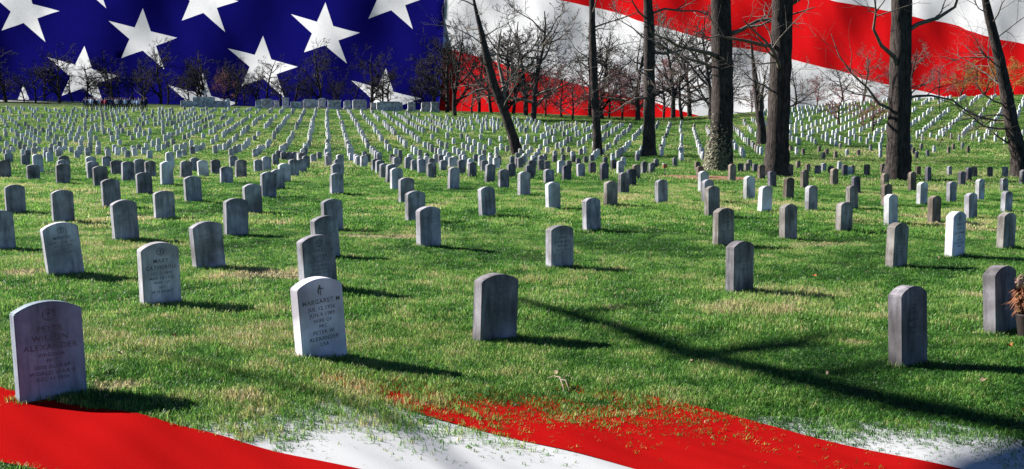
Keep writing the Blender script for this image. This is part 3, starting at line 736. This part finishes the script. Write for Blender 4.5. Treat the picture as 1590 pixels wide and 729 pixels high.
rnd = random.Random(3)
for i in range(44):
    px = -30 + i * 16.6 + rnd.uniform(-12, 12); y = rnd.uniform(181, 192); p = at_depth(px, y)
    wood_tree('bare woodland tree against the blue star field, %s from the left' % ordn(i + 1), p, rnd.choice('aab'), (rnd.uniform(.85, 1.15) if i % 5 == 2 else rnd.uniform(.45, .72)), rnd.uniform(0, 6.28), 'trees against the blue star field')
for i in range(24):
    px = 688 + i * 18.5 + rnd.uniform(-9, 9); y = rnd.uniform(146, 182); p = at_depth(px, y)
    wood_tree('bare woodland tree behind the middle rows, %s from the left' % ordn(i + 1), p, rnd.choice('acrcr'), rnd.uniform(.9, 1.5), rnd.uniform(0, 6.28), 'trees behind the middle rows')
for i in range(13):
    px = 1120 + i * 37 + rnd.uniform(-9, 9); y = rnd.uniform(160, 182); p = at_depth(px, y)
    wood_tree('bare tree along the crest of the right-hand hillside, %s from the left' % ordn(i + 1), p, 'cracrbcrcryyy'[i], rnd.uniform(.55, .85), rnd.uniform(0, 6.28), 'trees on the right-hand crest')
for i, (px, y, k, s) in enumerate(((1336, 112, 's', .85), (1352, 110, 's', .95), (1300, 120, 's', 1.0))):
    wood_tree('young pinkish budding tree on the right lawn, %s from the left' % ordn(i + 1), at_depth(px, y), k, s, i * 2.0, 'young budding trees', 'young_tree')
wood_tree('dark bare tree rising just behind the crowd of people', at_depth(178, 172), 'a', .62, 1.0, None, 'bare_tree')
wood_tree('reddish weeping shrub-like tree left of the big monuments', at_depth(352, 183), 'r', .8, 2.0, None, 'budding_tree')

# ------------------------------------------------------------------ monuments on the crest
def monument(label, px, y, w, h, style, group='large monuments along the crest'):
    p = at_depth(px, y); e = empty('monument', p, R(12)); tag(e, label, 'monument', group)
    d = .55
    box_obj('plinth', (0, 0, .10), (w * 1.18, d * 1.5, .5), M['monument'], e, .03)
    box_obj('slab', (0, 0, .35 + h / 2), (w, d, h), M['monument'], e, .04)
    if style == 'cap': box_obj('cap', (0, 0, .35 + h + .09), (w * 1.12, d * 1.25, .18), M['monument'], e, .05)
    elif style == 'bench':
        for s in (-1, 1): box_obj('pier', (s * w * .55, -.05, .3 + h * .52), (w * .16, d * 1.3, h * 1.12), M['monument'], e, .03)
        box_obj('cap', (0, 0, .35 + h + .08), (w * 1.0, d * 1.2, .15), M['monument'], e, .03)
    elif style == 'arch':
        v, f = [], []; n = 10
        for sgn in (-1, 1):
            for i in range(n + 1): a = math.pi * i / n; v.append((math.cos(a) * w / 2 * .98, sgn * d / 2 * .98, .34 + h + math.sin(a) * .28))
        f = [tuple(range(n, -1, -1)), tuple(range(n + 1, 2 * n + 2))] + [(i, i + 1, n + 2 + i, n + 1 + i) for i in range(n)]
        mesh_obj('arched_top', v, f, M['monument'], e)
ML = [(404, .9, .8, 'arch'), (417, 1.5, 1.0, 'bench'), (432, .8, .7, 'cap'), (446, 1.0, 1.1, 'cap'), (462, 1.7, .8, 'flat'), (484, 1.8, 1.0, 'bench'), (502, 1.2, 1.1, 'arch'), (521, 2.0, 1.0, 'cap'),
      (541, 1.1, .9, 'arch'), (560, 1.8, 1.1, 'bench'), (582, 1.0, .8, 'flat'), (606, 3.2, 1.0, 'bench'), (640, 1.2, .9, 'cap'), (662, 1.4, .9, 'arch'), (676, 1.2, 1.1, 'cap')]
SN = {'arch': 'arch-topped', 'bench': 'twin-piered', 'cap': 'capped', 'flat': 'low flat'}
for i, (px, w, h, st) in enumerate(ML):
    monument('%s pale stone monument on the crest, %s from the left in its row' % (SN[st], ordn(i + 1)), px, 170 + (i * 37 % 7) - 3, w, h, st)
p = at_depth(322, 172); e = empty('memorial_wall', p, R(8)); tag(e, 'long stepped white memorial wall topped by a stone cross', 'memorial')
box_obj('wall', (0, 0, .45), (7.6, .7, 1.1), M['monument'], e, .04); box_obj('raised_block', (-.2, -.05, .75), (3.4, .9, 1.7), M['monument'], e, .05); box_obj('end_pier', (3.6, 0, .55), (.5, .9, 1.6), M['monument'], e, .04)
cr = bmesh.new(); box_bm(cr, (0, 0, 2.15), (.2, .2, 1.1)); box_bm(cr, (0, 0, 2.40), (.72, .196, .2)); bm_obj('cross', cr, M['monument'], e)

# ------------------------------------------------------------------ crowd
CLO = {}
for nm, c in (('dark blue', (.02, .03, .10)), ('black', (.015, .015, .02)), ('light blue', (.35, .48, .70)), ('white', (.75, .75, .78)), ('red', (.25, .02, .05)), ('grey', (.22, .22, .25)), ('navy', (.03, .04, .14))):
    CLO[nm] = simple('cloth ' + nm, tuple(q * .8 for q in c), c, 12, .9)
SKIN = simple('skin', (.45, .27, .19), (.55, .34, .25), 8, .6); HAIR = simple('hair', (.03, .02, .015), (.09, .06, .04), 30, .7)
JEAN = simple('dark trousers', (.02, .025, .05), (.04, .05, .09), 9, .9)
def person_mesh(pose):
    """one continuous lofted figure, 1.72 m: rings from feet to head plus arms, skinned"""
    me = bpy.data.meshes.new('person'); s = .10 + .03 * pose
    J = [(0, 0, .94), (0, 0, 1.15), (0, -.01, 1.38), (0, -.02, 1.50), (0, -.03, 1.60), (0, -.035, 1.70),
         (-.10, 0, .88), (-.11 - s * .2, -.03, .48), (-.12 - s * .3, 0, .08), (-.12 - s * .3, -.14, .04),
         (.10, 0, .88), (.11 + s * .2, -.02, .48), (.12 + s * .3, .02, .08), (.12 + s * .3, -.12, .04),
         (-.19, 0, 1.38), (-.25, .02, 1.12), (-.22, -.10 - .05 * pose, .90), (.19, 0, 1.38), (.25, .02, 1.12), (.22 - .08 * pose, -.12 - .1 * pose, .92)]
    E = [(0, 1), (1, 2), (2, 3), (3, 4), (4, 5), (0, 6), (6, 7), (7, 8), (8, 9), (0, 10), (10, 11), (11, 12), (12, 13), (2, 14), (14, 15), (15, 16), (2, 17), (17, 18), (18, 19)]
    RD = [(.17, .12), (.155, .11), (.17, .11), (.06, .06), (.085, .10), (.07, .085), (.095, .095), (.065, .065), (.05, .05), (.045, .04), (.095, .095), (.065, .065), (.05, .05), (.045, .04), (.065, .065), (.05, .05), (.04, .04), (.065, .065), (.05, .05), (.04, .04)]
    me.from_pydata(J, E, [])
    o = bpy.data.objects.new('tmp', me); COL.objects.link(o); o.modifiers.new('s', 'SKIN')
    for v, r in zip(me.skin_vertices[0].data, RD): v.radius = r
    for q, v in enumerate(me.skin_vertices[0].data): v.use_root = q == 0
    sb = o.modifiers.new('u', 'SUBSURF'); sb.levels = 1
    bpy.context.view_layer.update(); dg = bpy.context.evaluated_depsgraph_get()
    out = bpy.data.meshes.new_from_object(o.evaluated_get(dg)); bpy.data.objects.remove(o)
    mi = []
    for q in out.polygons:
        z = q.center.z; x = abs(q.center.x); mi.append(0 if z > 1.49 or (z < .93 and x > .17 and z > .8 and q.center.y < -.09) else (2 if z < .90 else 1))
    for m in (SKIN, CLO['grey'], JEAN): out.materials.append(m)
    out.polygons.foreach_set('material_index', mi); out.polygons.foreach_set('use_smooth', [True] * len(mi)); out.name = 'person'
    return out
PM = [person_mesh(k) for k in range(3)]; PMC = {}
hb = bmesh.new(); bmesh.ops.create_uvsphere(hb, u_segments=10, v_segments=7, radius=.105, matrix=Matrix.Translation((0, -.005, 1.685)) @ Matrix.Diagonal((.92, 1.02, .95, 1)))
bmesh.ops.delete(hb, geom=[v for v in hb.verts if v.co.z < 1.66 and v.co.y < -.02], context='VERTS'); hme = bpy.data.meshes.new('hair'); hb.to_mesh(hme); hb.free(); hme.materials.append(HAIR)
seq = ['dark blue', 'navy', 'white', 'light blue', 'dark blue', 'black', 'light blue', 'navy', 'red', 'red', 'black', 'navy', 'dark blue', 'black', 'white', 'grey', 'dark blue', 'black', 'light blue', 'black', 'navy', 'white', 'light blue', 'light blue', 'white', 'black', 'navy', 'black']
rnd = random.Random(12)
for i, c in enumerate(seq):
    px = 136 + i * 3.52 + rnd.uniform(-.6, .6); y = 158.5 + rnd.uniform(-1.2, 1.6); p = at_depth(px, y); k = i % 3
    if (k, c) not in PMC: m2 = PM[k].copy(); m2.materials[1] = CLO[c]; PMC[(k, c)] = m2
    o = link(bpy.data.objects.new('person', PMC[(k, c)])); o.location = p; o.rotation_euler = (0, 0, rnd.uniform(2.2, 4.2)); sc = rnd.uniform(.93, 1.06); o.scale = (sc, sc, sc)
    link(bpy.data.objects.new('hair', hme), o)
    tag(o, 'person in a %s jacket standing in the far crowd, %s from the left' % (c, ordn(i + 1)), 'person', 'people standing in the far crowd')

# ------------------------------------------------------------------ small things on the lawn
def patch(name, px, py, rx, ry, m, label, seed):
    c = ground_at(px, py); rnd = random.Random(seed); v = [(0, 0, .035)]; n = 40; f = []
    for ring in (.45, .8, 1.0):
        for i in range(n):
            a = 2 * math.pi * i / n; k = ring * (1 + .28 * noise.noise(Vector((math.cos(a) * 1.6, math.sin(a) * 1.6, seed + ring * .3))))
            x, y = math.cos(a) * rx * k, math.sin(a) * ry * k
            v.append((x, y, tz(c.x + x, c.y + y) - c.z + {.45: .06, .8: .045, 1.0: -.01}[ring] + rnd.uniform(-.012, .02)))
    f += [(0, 1 + i, 1 + (i + 1) % n) for i in range(n)]
    for r in range(2): f += [(1 + r * n + i, 1 + (r + 1) * n + i, 1 + (r + 1) * n + (i + 1) % n, 1 + r * n + (i + 1) % n) for i in range(n)]
    o = mesh_obj(name, v, f, m, None, True); o.location = c; tag(o, label, None, None, 'structure'); return c, rx, ry
BEDS = [patch('mulch_bed', 1098, 278, 2.2, 3.0, M['soil'], 'low bed of red brown mulch at the foot of the ivy-clad tree', 4)]
WOODB = simple('brown wood', (.16, .08, .03), (.28, .15, .06), 20, .8); DARKM = simple('dark metal', (.02, .02, .02), (.05, .05, .05), 20, .6)
p = ground_at(1032, 274); e = empty('marker_post', p, R(20)); tag(e, 'little brown marker box on a thin stake by the mulch bed', 'marker')
tb = Tube(); tb.add([Vector((0, 0, -.1)), Vector((0, 0, .34))], [.018, .016], 6); tb.obj('stake', DARKM, e)
box_obj('box', (0, 0, .42), (.17, .12, .16), WOODB, e, .01); box_obj('lid', (0, 0, .515), (.20, .15, .03), M['monument'], e, .005)
# dried flowers before the stone at the right edge
FLW = simple('dried pink blossom', (.20, .11, .09), (.38, .25, .22), 30, .9); FERN = simple('brown dried fern', (.07, .025, .012), (.26, .10, .045), 9, .8); POT = simple('dark pot', (.012, .008, .007), (.03, .02, .018), 9, .7); STEM = simple('copper stem', (.22, .08, .03), (.34, .14, .06), 9, .6)
p = ground_at(1594, 527); e = empty('flower_pot', p); tag(e, 'dark pot of dried ferns and pink blossom at the right edge', 'flower pot')
tb = Tube(); tb.add([Vector((0, 0, -.02)), Vector((0, 0, .10)), Vector((0, 0, .19)), Vector((0, 0, .20))], [.06, .075, .09, .094], 16); tb.obj('pot', POT, e)
rnd = random.Random(9); fv, ff = [], []
for i in range(420):
    a = rnd.uniform(0, 6.28); el = rnd.uniform(-.2, 1.3); ln = rnd.uniform(.08, .19); w = rnd.uniform(.004, .010); d = Vector((math.cos(a) * math.cos(el), math.sin(a) * math.cos(el), math.sin(el))); c = Vector((rnd.uniform(-.05, .05), rnd.uniform(-.05, .05), rnd.uniform(.19, .36)))
    s = d.cross(Vector((0, 0, 1))).normalized() * w; m1 = c + d * ln * .6 + Vector((0, 0, .02)); t_ = c + d * ln + Vector((0, 0, -.03)); b = len(fv)
    fv += [c - s, c + s, m1 + s * 1.4, m1 - s * 1.4, t_]; ff += [(b, b + 1, b + 2, b + 3), (b + 3, b + 2, b + 4)]
mesh_obj('dried_fern', fv, ff, FERN, e)
fv, ff = [], []
for i in range(240):
    n_ = Vector((rnd.gauss(0, 1), rnd.gauss(0, 1), rnd.gauss(0, 1))).normalized(); c = Vector((-.085, -.05, .47)) + Vector((n_.x * .052, n_.y * .05, n_.z * .062)) * rnd.uniform(.6, 1.1); u = n_.cross(Vector((.3, .9, .2))).normalized() * .008; w = n_.cross(u)
    b = len(fv); fv += [c + u, c + w, c - u, c - w]; ff.append((b, b + 1, b + 2, b + 3))
mesh_obj('blossom', fv, ff, FLW, e)
tb = Tube(); tb.add([Vector((0, 0, .19)), Vector((-.05, -.03, .34)), Vector((-.085, -.05, .45))], [.004, .004, .003], 5); tb.add([Vector((.02, 0, .20)), Vector((.03, -.01, .40)), Vector((.0, -.02, .51)), Vector((-.06, -.03, .54))], [.005, .005, .004, .003], 6); tb.obj('stem', STEM, e)
# fallen twig and leaves
TWG = simple('pale dead twig', (.22, .16, .12), (.36, .28, .23), 30, .9)
a = ground_at(852, 597); b_ = ground_at(884, 612); e0 = Vector((a.x, a.y, a.z)); tb = Tube()
def gp(px, py, dz): q = ground_at(px, py); return q - e0 + Vector((0, 0, dz))
tb.add([gp(850, 600, .045), gp(860, 600, .06), gp(869, 604, .065), gp(874, 611, .045), gp(876, 618, .03)], [.003, .004, .0045, .003, .002], 6)
tb.add([gp(872, 606, .06), gp(878, 610, .07), gp(884, 617, .04)], [.004, .003, .002], 6); tb.add([gp(873, 607, .06), gp(880, 604, .08), gp(888, 605, .08)], [.003, .002, .001], 5)
o = tb.obj('fallen_twig', TWG); o.location = e0; tag(o, 'pale forked twig lying in the grass near the cloth', 'twig')
LEAF = [simple('orange dead leaf', (.28, .08, .02), (.45, .16, .05), 20, .8), simple('tan dead leaf', (.26, .18, .11), (.38, .29, .2), 20, .8)]
for i, (px, py, s, k, wh) in enumerate(((1265, 435, .045, 0, 'rust dead leaf on the grass left of the edge-on headstone'), (866, 590, .035, 1, 'pale curled leaf just above the forked twig'), (1456, 406, .05, 1, 'tan leaf right of the tan sided headstone'),
        (1074, 575, .04, 1, 'tan leaf beside the branch shadow right of centre'), (390, 441, .045, 1, 'tan leaf right of the bold lettered headstone'), (270, 533, .03, 0, 'small rust leaf between the two left foreground headstones'), (1286, 592, .03, 1, 'tan leaf between the limb shadow and edge-on headstone'),
        (1568, 548, .05, 0, 'rust leaf below the flowered headstone'), (1528, 603, .04, 1, 'tan leaf at lower right'), (1345, 430, .03, 1, 'tiny tan leaf above the edge-on headstone'), (188, 562, .03, 1, 'tan leaf right of the bluish headstone'))):
    c = ground_at(px, py); n = 9; v = [(0, 0, .01)]; rnd = random.Random(i)
    for j in range(n): t = 2 * math.pi * j / n; r = .55 * s * (1 + .3 * math.cos(3 * t) + rnd.uniform(-.1, .1)); v.append((r * math.cos(t), .7 * r * math.sin(t), .014 * math.cos(2 * t + i) + .008))
    o = mesh_obj('fallen_leaf', v, [(0, 1 + j, 1 + (j + 1) % n) for j in range(n)], LEAF[k], None, True); o.location = c + Vector((0, 0, .045)); o.rotation_euler = (rnd.uniform(-.3, .3), rnd.uniform(-.3, .3), rnd.uniform(0, 6)); tag(o, wh, 'leaf', 'fallen leaves on the lawn')

# ------------------------------------------------------------------ grass
def clump(seed, nb, rad, h, w):
    rnd = random.Random(seed); v, f, bl = [], [], []
    for i in range(nb):
        a = rnd.uniform(0, 6.28); r = rad * math.sqrt(rnd.random()); c = Vector((math.cos(a) * r, math.sin(a) * r, -.006)); az = rnd.uniform(0, 6.28); ln = h * rnd.uniform(.45, 1.1); be = rnd.uniform(.15, 1.05)
        d = Vector((math.cos(az), math.sin(az), 0)); s = Vector((-d.y, d.x, 0)) * w * rnd.uniform(.6, 1.1)
        m1 = c + d * ln * .28 * be + Vector((0, 0, ln * .6)); t_ = c + d * ln * .85 * be + Vector((0, 0, ln * (1 - .35 * be))); b = len(v)
        v += [c - s, c + s, m1 + s * .8, m1 - s * .8, t_]; f += [(b, b + 1, b + 2, b + 3), (b + 3, b + 2, b + 4)]; bl += [rnd.random()] * 5
    return v, f, bl
STRAW = [(585, 370, .75, .5), (1282, 381, .8, .45), (1215, 352, .5, .4), (1436, 340, .8, .6), (1335, 346, .6, .5), (1535, 357, .8, .5), (1480, 350, .8, .5), (487, 259, 1.2, 1.4), (170, 603, .28, .14), (1355, 303, .8, .8), (840, 293, 1.3, .6), (440, 430, .6, .4), (60, 425, .5, .3), (1325, 535, .16, .12), (745, 522, .12, .15), (480, 555, .22, .15), (1120, 378, .5, .3)]
SP = [(ground_at(a, b), rx, ry) for a, b, rx, ry in STRAW]
def fbm(X, Y, s, o=0.0): return np.array([noise.fractal(Vector((x * s + o, y * s, o)), .6, 2.0, 3) for x, y in zip(X, Y)])
def grass(name, y0, y1, density, cl, scl, seed, label, zs=1.0, tuft=False):
    rs = np.random.RandomState(seed); um = .53
    n = int(density * um * (y1 * y1 - y0 * y0)); Y = np.sqrt(rs.uniform(y0 * y0, y1 * y1, n)); X = rs.uniform(-um, um, n) * Y
    lush = .55 * fbm(X, Y, .55, 3.3) + .75 * fbm(X, Y, .16, 5.5); dry = fbm(X, Y, .9, 9.1); fine = fbm(X, Y, 3.0, 1.7)
    keep = np.ones(n, bool); straw = np.zeros(n)
    for c, rx, ry in SP:
        q = ((X - c.x) / rx) ** 2 + ((Y - c.y) / ry) ** 2 + .5 * fine; straw = np.maximum(straw, np.clip(1.3 - q, 0, 1))
    for c, rx, ry in BEDS: keep &= ((X - c.x) / rx) ** 2 + ((Y - c.y) / ry) ** 2 > .9 + .25 * fine
    if y0 < 9:
        cv, sid = cloth_cover(X, Y); keep &= rs.uniform(0, 1, n) < np.where(sid == 0, cv < .5, 1 - .975 * sstep(.08, .95, cv) ** .8)
    else: cv = np.zeros(n)
    keep &= rs.uniform(0, 1, n) > .55 * straw
    tint = np.clip(.34 + .5 * lush + .40 * fine + rs.normal(0, .15, n) + 0.25 * np.clip(dry - .2, 0, 1) + .62 * straw + (rs.uniform(0, 1, n) < .02) * .45, 0, 1)
    hs = scl * (1 + .7 * lush + .45 * fine) * rs.uniform(.75, 1.25, n) * (1 - .45 * straw) * (1 - .3 * cv)
    if tuft:
        ex, ey = [], []
        for s_ in stones:
            if y0 <= s_[0].y < y1 + 2 and s_[4] > 330:
                for q in range(46):
                    t = rs.uniform(0, 6.28); lx, ly = math.cos(t) * rs.uniform(.20, .25), math.sin(t) * rs.uniform(.075, .11)
                    ex.append(s_[0].x + lx * math.cos(FACE) - ly * math.sin(FACE)); ey.append(s_[0].y + lx * math.sin(FACE) + ly * math.cos(FACE))
        k = len(ex); X = np.concatenate([X, ex]); Y = np.concatenate([Y, ey]); keep = np.concatenate([keep, np.ones(k, bool)])
        tint = np.concatenate([tint, np.clip(rs.normal(.45, .25, k), 0, 1)]); hs = np.concatenate([hs, scl * rs.uniform(.9, 1.7, k)])
    X, Y, tint, hs = X[keep], Y[keep], tint[keep], np.clip(hs[keep], .35 * scl, 2 * scl); n = len(X); Z = terr(X, Y)
    v, f, bl = cl; nc = len(v)
    co = np.concatenate([np.array([tuple(q) for q in v]), np.stack([X, Y, Z], 1)])
    me = bpy.data.meshes.new(name); me.from_pydata([tuple(q) for q in co], [], f); me.materials.append(M['grass'])
    def attr(nm, ty, data, fld):
        a = me.attributes.new(nm, ty, 'POINT'); a.data.foreach_set(fld, np.ascontiguousarray(data).ravel())
    attr('cl', 'BOOLEAN', np.concatenate([np.ones(nc, bool), np.zeros(n, bool)]), 'value')
    attr('tint', 'FLOAT', np.concatenate([np.zeros(nc), tint]).astype(np.float32), 'value')
    attr('blade', 'FLOAT', np.concatenate([np.array(bl), np.zeros(n)]).astype(np.float32), 'value')
    rot = np.zeros((nc + n, 3), np.float32); rot[nc:, 2] = rs.uniform(0, 6.28, n); rot[nc:, 0] = rs.normal(0, .14, n); rot[nc:, 1] = rs.normal(0, .14, n); attr('rot', 'FLOAT_VECTOR', rot, 'vector')
    sc = np.ones((nc + n, 3), np.float32); sc[nc:, 0] = sc[nc:, 1] = scl; sc[nc:, 2] = hs * zs; attr('scl', 'FLOAT_VECTOR', sc, 'vector')
    o = link(bpy.data.objects.new(name, me)); tag(o, label, None, None, 'stuff')
    ng = bpy.data.node_groups.new('blades', 'GeometryNodeTree'); ng.interface.new_socket('Geometry', in_out='INPUT', socket_type='NodeSocketGeometry'); ng.interface.new_socket('Geometry', in_out='OUTPUT', socket_type='NodeSocketGeometry')
    N = ng.nodes; gi = N.new('NodeGroupInput'); go = N.new('NodeGroupOutput'); se = N.new('GeometryNodeSeparateGeometry'); io = N.new('GeometryNodeInstanceOnPoints')
    def named(nm, ty): q = N.new('GeometryNodeInputNamedAttribute'); q.data_type = ty; q.inputs[0].default_value = nm; return q.outputs[0]
    K = ng.links; K.new(gi.outputs[0], se.inputs[0]); K.new(named('cl', 'BOOLEAN'), se.inputs[1]); K.new(se.outputs[1], io.inputs['Points']); K.new(se.outputs[0], io.inputs['Instance'])
    er = N.new('FunctionNodeEulerToRotation'); K.new(named('rot', 'FLOAT_VECTOR'), er.inputs[0]); K.new(er.outputs[0], io.inputs['Rotation']); K.new(named('scl', 'FLOAT_VECTOR'), io.inputs['Scale']); K.new(io.outputs[0], go.inputs[0])
    o.modifiers.new('blades', 'NODES').node_group = ng
    print(name, n)
grass('lawn_grass', 3.6, 8.5, 2700, clump(1, 7, .035, .052, .0022), 1.0, 1, 'short green grass blades of the nearest lawn', tuft=True)
grass('lawn_grass', 8.5, 17, 330, clump(2, 22, .085, .052, .0034), 1.0, 2, 'short green grass blades of the middle lawn', tuft=True)
grass('lawn_grass', 17, 36, 75, clump(3, 24, .16, .062, .0065), 1.0, 3, 'short green grass blades of the farther lawn')
grass('lawn_grass', 36, 75, 14, clump(4, 26, .36, .075, .014), 1.0, 4, 'short green grass blades of the lawn below the slopes')
grass('lawn_grass', 75, 168, 3.2, clump(5, 34, .62, .09, .028), 1.0, 5, 'short green grass blades of the far slopes')
